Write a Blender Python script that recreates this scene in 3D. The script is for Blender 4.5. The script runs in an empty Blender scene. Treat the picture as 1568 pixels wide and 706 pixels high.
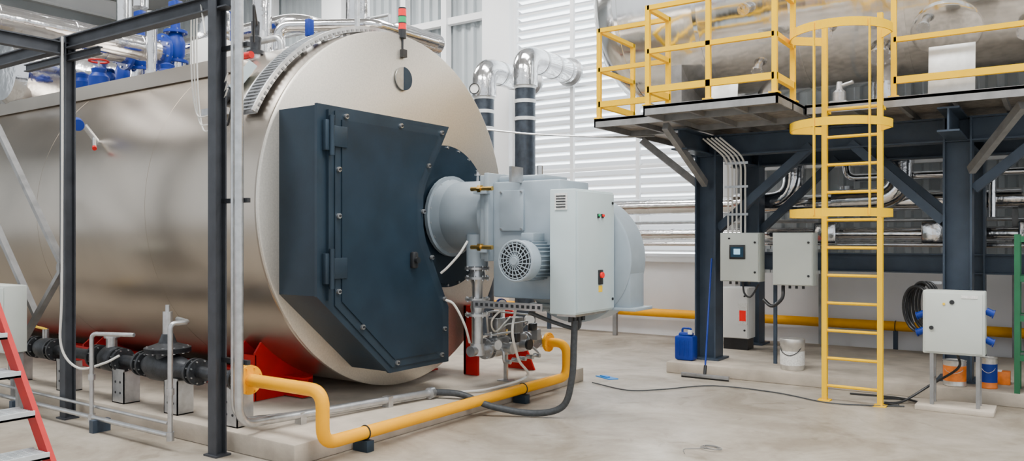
import bpy, bmesh, math, random
from mathutils import Vector, Matrix
random.seed(4)
sc=bpy.context.scene
def V(*a): return Vector(a)
# ---------------------------------------------------------------- materials
def mat(name,col,metal=0.0,rough=0.5,nscale=6.0,var=0.12,bump=0.0,bscale=40,stretch=(1,1,1),rvar=0.0,emit=0,coat=0.0,col2=None,spec=0.5):
    m=bpy.data.materials.new(name); m.use_nodes=True
    nt=m.node_tree; bs=nt.nodes['Principled BSDF']
    tc=nt.nodes.new('ShaderNodeTexCoord'); mp=nt.nodes.new('ShaderNodeMapping')
    mp.inputs['Scale'].default_value=stretch
    nt.links.new(tc.outputs['Object'],mp.inputs['Vector'])
    n=nt.nodes.new('ShaderNodeTexNoise'); n.inputs['Scale'].default_value=nscale; n.inputs['Detail'].default_value=5
    nt.links.new(mp.outputs[0],n.inputs['Vector'])
    cr=nt.nodes.new('ShaderNodeValToRGB')
    cr.color_ramp.elements[0].position=0.3; cr.color_ramp.elements[1].position=0.7
    c2=col2 if col2 else tuple(c*(1-var) for c in col)
    c1=col if col2 else tuple(min(1,c*(1+var)) for c in col)
    cr.color_ramp.elements[0].color=(*c2,1); cr.color_ramp.elements[1].color=(*c1,1)
    nt.links.new(n.outputs['Fac'],cr.inputs['Fac']); nt.links.new(cr.outputs[0],bs.inputs['Base Color'])
    bs.inputs['Metallic'].default_value=metal; bs.inputs['Roughness'].default_value=rough
    bs.inputs['Coat Weight'].default_value=coat
    bs.inputs['Specular IOR Level'].default_value=spec
    if rvar:
        mr=nt.nodes.new('ShaderNodeMapRange'); mr.inputs['To Min'].default_value=max(0.03,rough-rvar); mr.inputs['To Max'].default_value=rough+rvar
        nt.links.new(n.outputs['Fac'],mr.inputs['Value']); nt.links.new(mr.outputs[0],bs.inputs['Roughness'])
    if bump:
        n2=nt.nodes.new('ShaderNodeTexNoise'); n2.inputs['Scale'].default_value=bscale; n2.inputs['Detail'].default_value=3
        nt.links.new(mp.outputs[0],n2.inputs['Vector'])
        b=nt.nodes.new('ShaderNodeBump'); b.inputs['Strength'].default_value=bump; b.inputs['Distance'].default_value=0.02
        nt.links.new(n2.outputs['Fac'],b.inputs['Height']); nt.links.new(b.outputs[0],bs.inputs['Normal'])
    if emit:
        nt.links.new(cr.outputs[0],bs.inputs['Emission Color']); bs.inputs['Emission Strength'].default_value=emit
    return m
M={}
M['shell']=mat('brushed_steel_cladding',(.46,.41,.352),1,.30,1.0,.12,.04,3,rvar=.07)
M['shellf']=mat('galvanised_front',(.68,.64,.57),.9,.40,60,.08,.02,80,rvar=.03)
M['galv']=mat('galvanised',(.50,.51,.52),.85,.33,14,.15)
M['lag']=mat('aluminium_lagging',(.72,.72,.73),1,.14,5,.10,.35,6,rvar=.06)
M['tank']=mat('aluminium_tank_cladding',(.82,.81,.79),1,.14,2.5,.10,.45,1.8,stretch=(1.6,.6,.6),rvar=.06)
M['lagdk']=mat('dark_lagging',(.04,.05,.065),.4,.35,10,.3,.2,15,spec=.3)
M['navy']=mat('anthracite_door_paint',(.012,.026,.042),.1,.38,3,.2,.03,30,rvar=.05,spec=.32)
M['navy2']=mat('anthracite_trim',(.020,.036,.054),.2,.4,3,.2,spec=.35)
M['frame']=mat('dark_grey_steel_paint',(.046,.066,.096),.1,.45,4,.18,spec=.35)
M['post']=mat('grey_post_paint',(.055,.06,.07),.2,.5,6,.2,spec=.25)
M['ltframe']=mat('primer_grey_steel',(.24,.24,.24),.3,.5,8,.2)
M['yel']=mat('yellow_rail_paint',(.93,.545,.0),0,.6,5,.03,spec=.03)
M['gas']=mat('yellow_gas_pipe_paint',(.95,.42,.0),0,.42,5,.04,spec=.15)
M['red']=mat('red_paint',(.50,.006,.006),0,.45,5,.12,spec=.3)
M['burn']=mat('burner_grey_paint',(.30,.36,.41),.1,.42,5,.07)
M['cab']=mat('cabinet_grey_paint',(.50,.60,.62),0,.42,3,.04)
M['cab2']=mat('cabinet_beige_paint',(.54,.58,.54),0,.42,3,.05)
M['blk']=mat('black_plastic',(.012,.013,.015),0,.4,8,.2)
M['dkmetal']=mat('cast_iron',(.035,.038,.043),.5,.45,20,.35,.1,60)
M['brass']=mat('brass',(.65,.42,.12),1,.3,10,.15)
M['blue']=mat('blue_paint',(.004,.03,.26),0,.4,6,.15,spec=.3)
M['ltblue']=mat('light_blue_plastic',(.02,.22,.60),0,.5,6,.15)
M['white']=mat('white_paint',(.80,.80,.78),0,.5,2,.04)
M['whiteb']=mat('white_board',(.66,.68,.68),.2,.35,12,.12)
M['wcable']=mat('white_hose',(.68,.67,.63),0,.5,4,.08)
M['gcable']=mat('grey_flexible_conduit',(.055,.06,.065),.1,.5,40,.2,spec=.3)
M['green']=mat('green_lens',(.0,.35,.12),0,.25,4,.1,emit=.3)
M['redl']=mat('red_lens',(.8,.01,.01),0,.25,4,.1,emit=.3)
M['grn']=mat('green_rack_paint',(.008,.12,.045),0,.4,4,.15)
M['screen']=mat('display_screen',(.02,.06,.10),0,.15,4,.1)
M['scrb']=mat('display_lit',(.35,.65,.85),0,.3,4,.1,emit=.8)
M['alu']=mat('aluminium_tread',(.60,.64,.66),.3,.45,15,.12)
M['deck']=mat('steel_deck',(.30,.27,.235),.4,.5,12,.35,.3,60)
M['tin']=mat('tin_can',(.6,.58,.54),.7,.35,9,.25)
M['paper']=mat('label_paper',(.75,.75,.72),0,.7,60,.2)
M['ylab']=mat('yellow_label',(.95,.6,.0),0,.5,6,.05)
M['orng']=mat('orange_can',(.75,.18,.01),0,.4,10,.3)
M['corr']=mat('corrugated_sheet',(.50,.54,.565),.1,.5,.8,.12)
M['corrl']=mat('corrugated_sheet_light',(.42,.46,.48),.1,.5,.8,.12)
M['girt']=mat('white_wall_frame',(.90,.91,.92),0,.5,1,.03)
M['wall']=mat('white_plaster',(.84,.85,.87),0,.7,1.5,.05,.05,30)
M['plinth']=mat('concrete_plinth',(.47,.41,.335),0,.8,3,.22,.12,30)
M['ceil']=mat('ceiling_sheet',(.5,.5,.5),.1,.6,1,.08)
m=bpy.data.materials.new('louvre_translucent'); m.use_nodes=True; nt=m.node_tree; bs=nt.nodes['Principled BSDF']
bs.inputs['Base Color'].default_value=(.88,.90,.91,1); bs.inputs['Roughness'].default_value=.5
tr=nt.nodes.new('ShaderNodeBsdfTranslucent'); tr.inputs[0].default_value=(.92,.95,.97,1)
nz=nt.nodes.new('ShaderNodeTexNoise'); nz.inputs['Scale'].default_value=1.3
mr=nt.nodes.new('ShaderNodeMapRange'); mr.inputs['To Min'].default_value=.45; mr.inputs['To Max'].default_value=.85
mx=nt.nodes.new('ShaderNodeMixShader'); nt.links.new(nz.outputs[0],mr.inputs[0]); nt.links.new(mr.outputs[0],mx.inputs[0])
nt.links.new(bs.outputs[0],mx.inputs[1]); nt.links.new(tr.outputs[0],mx.inputs[2]); nt.links.new(mx.outputs[0],nt.nodes['Material Output'].inputs[0])
M['louv']=m
m=bpy.data.materials.new('dusty_concrete_floor'); m.use_nodes=True; nt=m.node_tree; bs=nt.nodes['Principled BSDF']
tc=nt.nodes.new('ShaderNodeTexCoord')
n1=nt.nodes.new('ShaderNodeTexNoise'); n1.inputs['Scale'].default_value=.9; n1.inputs['Detail'].default_value=9; n1.inputs['Roughness'].default_value=.62; n1.inputs['Distortion'].default_value=.8
n2=nt.nodes.new('ShaderNodeTexNoise'); n2.inputs['Scale'].default_value=5; n2.inputs['Detail'].default_value=8; n2.inputs['Roughness'].default_value=.7
n3=nt.nodes.new('ShaderNodeTexNoise'); n3.inputs['Scale'].default_value=2.2; n3.inputs['Detail'].default_value=4; n3.inputs['Distortion'].default_value=2
for n in (n1,n2,n3): nt.links.new(tc.outputs['Object'],n.inputs['Vector'])
r1=nt.nodes.new('ShaderNodeValToRGB'); e=r1.color_ramp.elements
e[0].position=.34; e[0].color=(.25,.21,.16,1); e[1].position=.66; e[1].color=(.47,.425,.36,1)
x=e.new(.5); x.color=(.37,.325,.265,1)
r2=nt.nodes.new('ShaderNodeValToRGB'); r2.color_ramp.elements[0].position=.35; r2.color_ramp.elements[0].color=(.80,.79,.77,1); r2.color_ramp.elements[1].position=.6
r3=nt.nodes.new('ShaderNodeValToRGB'); r3.color_ramp.elements[0].position=.28; r3.color_ramp.elements[0].color=(.6,.57,.52,1); r3.color_ramp.elements[1].position=.38
mm=nt.nodes.new('ShaderNodeMixRGB'); mm.blend_type='MULTIPLY'; mm.inputs[0].default_value=.8
m3=nt.nodes.new('ShaderNodeMixRGB'); m3.blend_type='MULTIPLY'; m3.inputs[0].default_value=.7
nt.links.new(n1.outputs[0],r1.inputs[0]); nt.links.new(n2.outputs[0],r2.inputs[0]); nt.links.new(n3.outputs[0],r3.inputs[0])
nt.links.new(r1.outputs[0],mm.inputs[1]); nt.links.new(r2.outputs[0],mm.inputs[2]); nt.links.new(mm.outputs[0],m3.inputs[1]); nt.links.new(r3.outputs[0],m3.inputs[2]); nt.links.new(m3.outputs[0],bs.inputs['Base Color'])
mr=nt.nodes.new('ShaderNodeMapRange'); mr.inputs['To Min'].default_value=.7; mr.inputs['To Max'].default_value=.25
nt.links.new(n1.outputs[0],mr.inputs[0]); nt.links.new(mr.outputs[0],bs.inputs['Roughness'])
M['floor']=m
# ---------------------------------------------------------------- builder
class B:
    def __init__(s,name): s.n=name; s.v=[]; s.f=[]; s.fm=[]; s.ms=[]
    def mi(s,k):
        if k not in s.ms: s.ms.append(k)
        return s.ms.index(k)
    def add(s,vs,fs,k):
        o=len(s.v); s.v+= [Vector(p) for p in vs]; i=s.mi(k)
        for f in fs: s.f.append([o+j for j in f]); s.fm.append(i)
    def box(s,x0,x1,y0,y1,z0,z1,k,bev=0,rot=None,piv=None):
        bm=bmesh.new(); bmesh.ops.create_cube(bm,size=1)
        for v in bm.verts: v.co=V((x0+x1)/2+v.co.x*(x1-x0),(y0+y1)/2+v.co.y*(y1-y0),(z0+z1)/2+v.co.z*(z1-z0))
        if bev: bmesh.ops.bevel(bm,geom=bm.edges[:],offset=bev,segments=2,affect='EDGES',profile=.5)
        if rot is not None:
            pv=V(*piv) if piv else V((x0+x1)/2,(y0+y1)/2,(z0+z1)/2)
            for v in bm.verts: v.co=rot@(v.co-pv)+pv
        bm.verts.index_update()
        s.add([v.co.copy() for v in bm.verts],[[v.index for v in f.verts] for f in bm.faces],k); bm.free()
    def beam(s,p0,p1,w,h,k,up=(0,0,1)):
        p0=Vector(p0);p1=Vector(p1);d=(p1-p0).normalized();u=Vector(up)
        if abs(d.dot(u))>.98: u=V(1,0,0)
        a=d.cross(u).normalized()*w/2;b=a.cross(d).normalized()*h/2
        vs=[p+i*a+j*b for p in(p0,p1) for i,j in((-1,-1),(1,-1),(1,1),(-1,1))]
        s.add(vs,[(0,3,2,1),(4,5,6,7),(0,1,5,4),(1,2,6,5),(2,3,7,6),(3,0,4,7)],k)
    def ibeam(s,p0,p1,w,h,k,t=.018,up=(0,0,1)):
        p0=Vector(p0);p1=Vector(p1);d=(p1-p0).normalized();u=Vector(up)
        if abs(d.dot(u))>.98: u=V(0,1,0)
        a=d.cross(u).normalized();b=a.cross(d).normalized()
        s.beam(p0,p1,t,h-2*t,k,up=b)
        for q in(-1,1): s.beam(p0+b*q*(h-t)/2,p1+b*q*(h-t)/2,w,t,k,up=b)
    def lathe(s,o,d,prof,k,seg=32,close=True):
        o=Vector(o);d=Vector(d).normalized();u=V(0,0,1) if abs(d.z)<.9 else V(1,0,0)
        a=d.cross(u).normalized();b=a.cross(d).normalized()
        vs=[];fs=[]
        for t,r in prof:
            for i in range(seg):
                an=2*math.pi*i/seg; vs.append(o+d*t+(a*math.cos(an)+b*math.sin(an))*max(r,1e-4))
        for j in range(len(prof)-1):
            for i in range(seg):
                i2=(i+1)%seg; fs.append((j*seg+i,j*seg+i2,(j+1)*seg+i2,(j+1)*seg+i))
        if close:
            fs.append(tuple(range(seg-1,-1,-1))); l=(len(prof)-1)*seg; fs.append(tuple(l+i for i in range(seg)))
        s.add(vs,fs,k)
    def cyl(s,p0,p1,r,k,r2=None,seg=24):
        p0=Vector(p0);p1=Vector(p1); s.lathe(p0,p1-p0,[(0,r),((p1-p0).length,r if r2 is None else r2)],k,seg)
    def flange(s,p,d,r,k,t=.03,bolts=8,bk=None):
        p=Vector(p);d=Vector(d).normalized(); s.lathe(p-d*t/2,d,[(0,r),(t,r)],k,28)
        u=V(0,0,1) if abs(d.z)<.9 else V(1,0,0); a=d.cross(u).normalized();b=a.cross(d).normalized()
        for i in range(bolts):
            an=2*math.pi*(i+.5)/bolts; q=p+(a*math.cos(an)+b*math.sin(an))*r*.86
            s.cyl(q-d*(t*.5+.015),q+d*(t*.5+.015),max(.006,r*.06),bk or k,seg=6)
    def ring(s,c,d,r,w,k,seg=6,n=24,r2=None):
        c=Vector(c);d=Vector(d).normalized();u=V(0,0,1) if abs(d.z)<.9 else V(1,0,0); a=d.cross(u).normalized();b=a.cross(d).normalized()
        s.tube([c+a*math.cos(2*math.pi*i/n)*r+b*math.sin(2*math.pi*i/n)*(r2 or r) for i in range(n)],w,k,closed=True,seg=seg)
    def tube(s,pts,r,k,bend=0,seg=12,closed=False,n=7,caps=True):
        pts=[Vector(p) for p in pts]
        if bend and not closed:
            q=[pts[0]]
            for i in range(1,len(pts)-1):
                a=pts[i-1]-pts[i];c=pts[i+1]-pts[i];d=min(bend,a.length*.49,c.length*.49)
                p0=pts[i]+a.normalized()*d;p2=pts[i]+c.normalized()*d
                for j in range(n+1):
                    t=j/n; q.append(p0*(1-t)**2+pts[i]*2*t*(1-t)+p2*t*t)
            q.append(pts[-1]); pts=q
        N=len(pts); T=[]
        for i in range(N):
            if closed: t=pts[(i+1)%N]-pts[i-1]
            else: t=pts[min(i+1,N-1)]-pts[max(i-1,0)]
            T.append(t.normalized())
        u=V(0,0,1) if abs(T[0].z)<.9 else V(1,0,0)
        a=T[0].cross(u).normalized(); vs=[];fs=[]
        for i in range(N):
            a=(a-T[i]*a.dot(T[i])).normalized(); b=T[i].cross(a)
            for j in range(seg):
                an=2*math.pi*j/seg; vs.append(pts[i]+(a*math.cos(an)+b*math.sin(an))*r)
        for i in range(N if closed else N-1):
            i2=(i+1)%N
            for j in range(seg):
                j2=(j+1)%seg; fs.append((i*seg+j,i*seg+j2,i2*seg+j2,i2*seg+j))
        if caps and not closed:
            fs.append(tuple(range(seg-1,-1,-1))); fs.append(tuple((N-1)*seg+j for j in range(seg)))
        s.add(vs,fs,k); return pts
    def smooth(s,pts,r,k,seg=10,res=8):
        P=[Vector(p) for p in pts]; P=[P[0]*2-P[1]]+P+[P[-1]*2-P[-2]]; q=[]
        for i in range(1,len(P)-2):
            for j in range(res):
                t=j/res; q.append(.5*((2*P[i])+(P[i+1]-P[i-1])*t+(2*P[i-1]-5*P[i]+4*P[i+1]-P[i+2])*t*t+(3*P[i]-P[i-1]-3*P[i+1]+P[i+2])*t**3))
        q.append(P[-2]); s.tube(q,r,k,seg=seg)
    def prism(s,poly,vec,k):
        poly=[Vector(p) for p in poly];n=len(poly);vec=Vector(vec)
        s.add(poly+[p+vec for p in poly],[tuple(range(n-1,-1,-1)),tuple(range(n,2*n))]+[(i,(i+1)%n,n+(i+1)%n,n+i) for i in range(n)],k)
    def strip(s,path,w,t,k):
        path=[Vector(p) for p in path]
        for a,b in zip(path[:-1],path[1:]): s.beam(a,b+(b-a).normalized()*t*.3,t,w,k)
    def done(s,parent=None):
        xs=[p.x for p in s.v];ys=[p.y for p in s.v];zs=[p.z for p in s.v]
        o=V((min(xs)+max(xs))/2,(min(ys)+max(ys))/2,min(zs))
        me=bpy.data.meshes.new(s.n); me.from_pydata([p-o for p in s.v],[],s.f)
        for k in s.ms: me.materials.append(M[k])
        me.polygons.foreach_set('material_index',s.fm)
        bm=bmesh.new(); bm.from_mesh(me); bmesh.ops.recalc_face_normals(bm,faces=bm.faces[:]); bm.to_mesh(me); bm.free()
        me.polygons.foreach_set('use_smooth',[True]*len(me.polygons)); me.set_sharp_from_angle(angle=math.radians(33))
        ob=bpy.data.objects.new(s.n,me); ob.location=o; sc.collection.objects.link(ob)
        return ob
X=V(1,0,0);Y=V(0,1,0);Z=V(0,0,1)
# ---------------------------------------------------------------- room
b=B('floor'); b.box(-24,8,-8,13.5,-.2,0,'floor'); b.done()
b=B('ceiling'); b.box(-24,8,-2,13.6,8.4,8.5,'ceil')
for i in range(8): b.ibeam((-22+i*4,-2,8.15),(-22+i*4,13.4,8.15),.2,.45,'girt')
b.done()
def corr(b,x0,x1,y,z0,z1,k,p=.24):
    x=x0;pr=[]
    while x<x1:
        for dx,dy in((0,0),(p*.45,0),(p*.58,-.06),(p*.87,-.06)):
            if x+dx<=x1 : pr.append((x+dx,y+dy))
        x+=p
    vs=[(a,c,z) for a,c in pr for z in(z0,z1)]
    b.add(vs,[(2*i,2*i+2,2*i+3,2*i+1) for i in range(len(pr)-1)],k)
b=B('wall_back')
b.box(-24,8,13.2,13.45,0,1.32,'wall')
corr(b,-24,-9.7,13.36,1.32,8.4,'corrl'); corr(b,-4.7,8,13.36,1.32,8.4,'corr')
b.done()
b=B('wall_left'); b.box(-24.2,-24,-2,13.5,0,8.4,'corr'); b.done()
b=B('trim_1')
for x in(-14.0,-9.3,-4.75,0,4.5): b.box(x-.33,x+.33,12.95,13.3,0,8.4,'girt',.01)
for z in(2.9,4.55,6.3): b.box(-24,-9.6,13.14,13.28,z-.07,z+.07,'girt'); b.box(-4.4,8,13.14,13.28,z-.07,z+.07,'girt')
for x in(-18.5,-16.3,-11.9,-10.75): b.box(x-.07,x+.07,13.1,13.27,1.32,8.4,'girt')
b.box(-24,8,13.1,13.3,1.3,1.4,'girt')
b.done()
b=B('window_1')
z=1.47
while z<8.3:
    b.box(-8.97,-5.08,13.21,13.42,z-.006,z+.006,'louv',rot=Matrix.Rotation(math.radians(-12),3,'X'))
    b.box(-8.97,-5.08,13.195,13.215,z+.008,z+.042,'girt'); z+=.172
for x in(-8.95,-7.64,-6.27,-5.1): b.box(x-.035,x+.035,13.12,13.19,1.4,8.4,'girt')
for z in(1.42,3.0,4.9,6.8): b.box(-8.97,-5.08,13.13,13.19,z-.025,z+.025,'girt')
b.done()
# ---------------------------------------------------------------- plinths
b=B('boiler_plinth'); b.box(-15,-4.72,4.0,8.4,0,.16,'plinth',.012); b.done()
b=B('platform_plinth'); b.box(-4.15,6,9.52,12.4,0,.14,'plinth',.012); b.done()
# ---------------------------------------------------------------- boiler
CY,CZ,R=6.18,2.01,1.8
b=B('boiler')
prof=[(0,.2),(0,R-.04),(.02,R),(8.27,R),(8.3,R-.02),(8.3,R-.03)]
b.lathe((-13.95,CY,CZ),X,prof,'shell',160)
b.lathe((-5.655,CY,CZ),X,[(0,R-.03),(0,R+.003),(.025,R+.003),(.03,R-.01),(.03,.01)],'shellf',160)
for x in(-7.35,-9.5): b.lathe((x,CY,CZ),X,[(0,R),(0,R+.0015),(.012,R+.0015),(.012,R)],'shell',160,close=False)
T0,T1=-8,64
def cp(x,deg,r): a=math.radians(deg); return V(x,CY-math.sin(a)*r,CZ+math.cos(a)*r)
for i in range(36):
    d0,d1=T0+i*2,T0+i*2+2
    for xa,xb in((-6.06,-6.04),(-5.86,-5.84)):
        q=[cp(xa,d0,R+.03),cp(xb,d0,R+.03),cp(xb,d1,R+.03),cp(xa,d1,R+.03)]; q2=[cp(xa,d0,R+.085),cp(xb,d0,R+.085),cp(xb,d1,R+.085),cp(xa,d1,R+.085)]
        b.add(q+q2,[(0,1,2,3),(4,5,6,7),(0,1,5,4),(1,2,6,5),(2,3,7,6),(3,0,4,7)],'galv')
    b.add([cp(-6.05,d0,R+.028),cp(-5.85,d0,R+.028),cp(-5.85,d1,R+.028),cp(-6.05,d1,R+.028)],[(0,1,2,3)],'ltframe')
for i in range(58):
    d=T0+i*1.25; b.beam(cp(-6.05,d,R+.075),cp(-5.85,d,R+.075),.02,.012,'galv')
for i in range(36):
    d=T0+1+i*2
    b.beam(cp(-5.838,d,R+.045),cp(-5.838,d+1,R+.045),.008,.022,'ltframe')
for i in range(7):
    d=T0+3+i*10; b.beam(cp(-5.95,d,R-.01),cp(-5.95,d,R+.03),.05,.05,'galv')
b.box(-13.9,-6.75,4.98,7.3,3.42,3.50,'shell',.005)
b.box(-13.9,-6.75,4.96,5.0,3.36,3.52,'shell')
P=[(-5.61,CY+.12*math.sin(t),3.36+.12*math.cos(t)) for t in [math.pi*i/14 for i in range(15)]]
b.prism(P,(.02,0,0),'navy2')
P=[(-5.61,CY-.12*math.sin(t),3.36+.12*math.cos(t)) for t in [math.pi*i/14 for i in range(15)]]
b.prism(P,(.012,0,0),'galv')
b.lathe((-5.62,6.85,1.95),X,[(0,.78),(.05,.78),(.05,.74),(.065,.74),(.065,.01)],'navy',64)
for i in range(24):
    a=2*math.pi*i/24; b.cyl((-5.57,6.85+.755*math.cos(a),1.95+.755*math.sin(a)),(-5.55,6.85+.755*math.cos(a),1.95+.755*math.sin(a)),.014,'galv',seg=6)
poly=[(4.6,2.83),(6.32,2.83),(5.97,2.25),(5.93,2.12),(5.93,1.82),(5.97,1.68),(6.32,1.01),(6.32,.47),(5.47,.47),(4.6,1.22)]
b.prism([(-5.63,y,z) for y,z in poly],(.47,0,0),'navy')
def inset(poly,d):
    c=[Vector((p[0],p[1])) for p in poly];n=len(c);out=[]
    ar=sum(c[i].x*c[(i+1)%n].y-c[(i+1)%n].x*c[i].y for i in range(n)); sg=1 if ar>0 else -1
    for i in range(n):
        e1=(c[i]-c[i-1]).normalized();e2=(c[(i+1)%n]-c[i]).normalized()
        n1=Vector((-e1.y,e1.x))*sg;n2=Vector((-e2.y,e2.x))*sg;m=(n1+n2);m=m/max(.3,m.dot(n1)) ; out.append(c[i]+m*d)
    return [(p.x,p.y) for p in out]
b.prism([(-5.16,y,z) for y,z in inset(poly,-.012)],(.03,0,0),'navy2')
leaf=[(4.78,2.80),(6.28,2.80),(5.93,2.24),(5.90,2.12),(5.90,1.82),(5.93,1.68),(6.28,1.01),(6.28,.51),(5.49,.51),(4.78,1.13)]
b.prism([(-5.13,y,z) for y,z in leaf],(.012,0,0),'navy2')
b.prism([(-5.118,y,z) for y,z in inset(leaf,.07)],(.012,0,0),'navy')
b.beam((-5.115,4.70,2.80),(-5.115,4.70,1.18),.02,.03,'navy2')
bp=[(4.9,2.765),(5.6,2.765),(6.2,2.765),(6.0,2.42),(5.92,1.97),(6.05,1.52),(6.245,1.1),(6.245,.8),(6.2,.545),(5.55,.545),(5.1,.92),(4.815,1.25),(4.815,1.9),(4.815,2.3)]
for y,z in bp:
    b.cyl((-5.12,y,z),(-5.095,y,z),.022,'galv',seg=16); b.cyl((-5.095,y,z),(-5.085,y,z),.012,'dkmetal',seg=6)
for z in(2.58,1.45):
    b.box(-5.13,-5.08,4.64,4.72,z-.13,z+.13,'navy2',.006); b.box(-5.13,-5.09,4.72,4.90,z-.09,z+.09,'navy2',.006)
    b.cyl((-5.07,4.70,z-.17),(-5.07,4.70,z+.17),.022,'navy2')
b.box(-5.115,-5.06,5.72,5.80,1.42,1.58,'blk',.02); b.cyl((-5.08,5.76,1.5),(-5.03,5.76,1.5),.03,'blk')
# red saddle feet (pair either side of the shell) and longitudinal base rails
for x in(-6.55,-9.8,-13.0):
    for sg in(-1,1):
        yo=4.86 if x>-7 else 5.05
        arc=[(CY-math.cos(a)*(R-.005),CZ-math.sin(a)*(R-.005)) for a in [math.radians(a) for a in ((46,50,54,58,62,66,70) if x>-7 else (56,60,64,68,72))]]
        pl=[(yo,.165),(yo,.62 if x>-7 else .42)]+arc+[(arc[-1][0],.165)]
        pts=[(x,(y if sg<0 else 2*CY-y),z) for y,z in pl]
        for dx in(0,.24): b.prism([(p[0]+dx,p[1],p[2]) for p in pts],(.025,0,0),'red')
        ya=yo if sg<0 else 2*CY-yo
        b.box(x,x+.265,ya-.01,ya+.01,.165,.60 if x>-7 else .4,'red')
for y in(5.25,7.15): b.ibeam((-13.9,y,.27),(-6.0,y,.27),.12,.19,'red')
b.box(-5.60,-5.40,7.18,7.22,.165,.95,'red',.005); b.box(-5.60,-5.56,7.18,7.42,.165,.95,'red',.005)
b.prism([(-5.50,7.86,.165),(-5.50,7.86,.85),(-5.4,7.86,.85),(-5.08,7.86,.165)],(0,.03,0),'red')
boiler=b.done()
b=B('signal_stack_light')
b.cyl((-5.62,CY,3.60),(-5.62,CY,3.80),.012,'blk'); b.box(-5.64,-5.58,CY-.03,CY+.03,3.58,3.66,'blk')
for z0,z1,k,r in((3.78,3.87,'blk',.04),(3.87,3.93,'redl',.042),(3.93,3.94,'blk',.043),(3.94,4.0,'green',.042),(4.0,4.01,'blk',.043),(4.01,4.08,'redl',.042),(4.08,4.095,'blk',.04)):
    b.cyl((-5.62,CY,z0),(-5.62,CY,z1),r,k,seg=20)
b.done()
# ---------------------------------------------------------------- burner
BY,BZ=6.85,1.95
b=B('gas_burner')
b.flange((-5.50,BY,BZ),X,.44,'burn',.04,16,'galv')
b.cyl((-5.5,BY,BZ),(-4.8,BY,BZ),.37,'burn',seg=48)
b.lathe((-5.5,BY,BZ),X,[(0,.41),(.10,.375),(.12,.37)],'burn',48,close=False)
b.flange((-4.82,BY,BZ),X,.43,'burn',.04,12,'galv'); b.box(-4.80,-4.74,6.42,7.3,1.50,2.34,'burn',.01)
b.box(-4.735,-4.68,6.40,7.32,1.48,2.36,'burn',.01)
for z in(2.2,1.62):
    b.cyl((-4.86,6.36,z),(-4.6,6.36,z),.022,'brass'); b.cyl((-4.77,6.36,z),(-4.73,6.36,z),.04,'brass',seg=6); b.box(-4.82,-4.66,6.34,6.42,z-.05,z-.02,'burn')
b.box(-4.68,-3.9,6.48,7.05,1.12,2.27,'burn',.02)
b.box(-4.66,-4.12,6.55,7.0,2.27,2.33,'burn',.015)
b.box(-4.58,-4.3,6.455,6.485,1.78,2.18,'burn',.008)
for x in(-4.56,-4.32):
    for z in(1.8,2.16): b.cyl((x,6.44,z),(x,6.46,z),.012,'galv',seg=8)
b.box(-4.36,-4.33,6.3,6.5,2.25,2.4,'galv'); b.cyl((-4.2,6.6,2.27),(-4.2,6.6,2.42),.03,'galv')
b.cyl((-5.15,BY,2.28),(-5.15,BY,2.42),.015,'galv'); b.cyl((-5.15,BY,2.38),(-5.15,BY,2.40),.035,'galv')
b.lathe((-4.08,7.04,1.50),Y,[(0,.3),(0,.62),(.015,.645),(.33,.645),(.345,.62),(.345,.3)],'burn',72)
b.box(-4.08,-3.45,7.06,7.37,1.02,1.5,'burn',.01)
b.box(-4.6,-3.38,7.02,7.42,1.0,1.03,'burn',.006)
mc=V(-4.12,6.0,1.5)
b.lathe(mc,Y,[(.06,.185),(.10,.19),(.20,.19),(.20,.17),(.5,.17)],'burn',48)
for i in range(28):
    a=2*math.pi*i/28; q=mc+V(math.cos(a),0,math.sin(a))*.18; b.beam(q+Y*.2,q+Y*.47,.008,.03,'burn',up=(math.cos(a),0,math.sin(a)))
b.lathe(mc,Y,[(.055,.178),(.062,.178)],'blk',40)
b.ring(mc+Y*.06,Y,.182,.014,'burn',8,40)
for rr in(.05,.09,.13,.16): b.ring(mc+Y*(.03+rr*.12),Y,rr,.0045,'burn',6,36)
for i in range(20):
    a=2*math.pi*i/20; b.beam(mc+Y*.035+V(math.cos(a)*.03,0,math.sin(a)*.03),mc+Y*.052+V(math.cos(a+.5)*.18,0,math.sin(a+.5)*.18),.009,.009,'burn')
b.lathe(mc,Y,[(.02,.035),(.045,.045)],'burn',20)
b.box(-4.19,-4.05,6.25,6.45,1.67,1.76,'burn',.01)
b.box(-4.75,-3.95,6.25,6.55,1.03,1.04,'galv'); b.box(-4.75,-3.95,6.245,6.255,1.03,1.10,'galv')
for i in range(13): b.box(-4.72+i*.06,-4.69+i*.06,6.24,6.246,1.05,1.08,'dkmetal')
b.cyl((-4.98,6.62,1.75),(-4.98,6.62,1.42),.115,'burn')
for z in(1.40,1.30,1.08,.92): b.flange((-4.98,6.62,z),Z,.13,'galv',.025,8)
b.lathe((-4.98,6.62,.92),Z,[(0,.06),(.08,.075),(.16,.055),(.32,.06),(.38,.09),(.5,.07)],'galv',24)
b.cyl((-4.98,6.62,.92),(-4.98,6.62,.62),.06,'galv')
b.done()
b=B('burner_control_cabinet')
b.box(-3.89,-3.62,6.28,7.03,1.01,2.16,'cab',.012)
b.box(-3.635,-3.60,6.30,7.01,1.03,2.14,'cab',.006)
b.box(-3.83,-3.70,6.272,6.281,1.97,2.12,'paper')
for j in range(5): b.box(-3.815,-3.715,6.268,6.273,1.99+j*.025,2.0+j*.025,'dkmetal')
for y,k in((6.68,'green'),(6.76,'redl')): b.box(-3.602,-3.59,y-.018,y+.018,1.90,1.94,'blk'); b.cyl((-3.59,y,1.925),(-3.575,y,1.925),.012,k)
b.box(-3.602,-3.585,6.68,6.76,1.27,1.41,'blk',.005); b.cyl((-3.59,6.72,1.36),(-3.565,6.72,1.36),.028,'redl')
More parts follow.
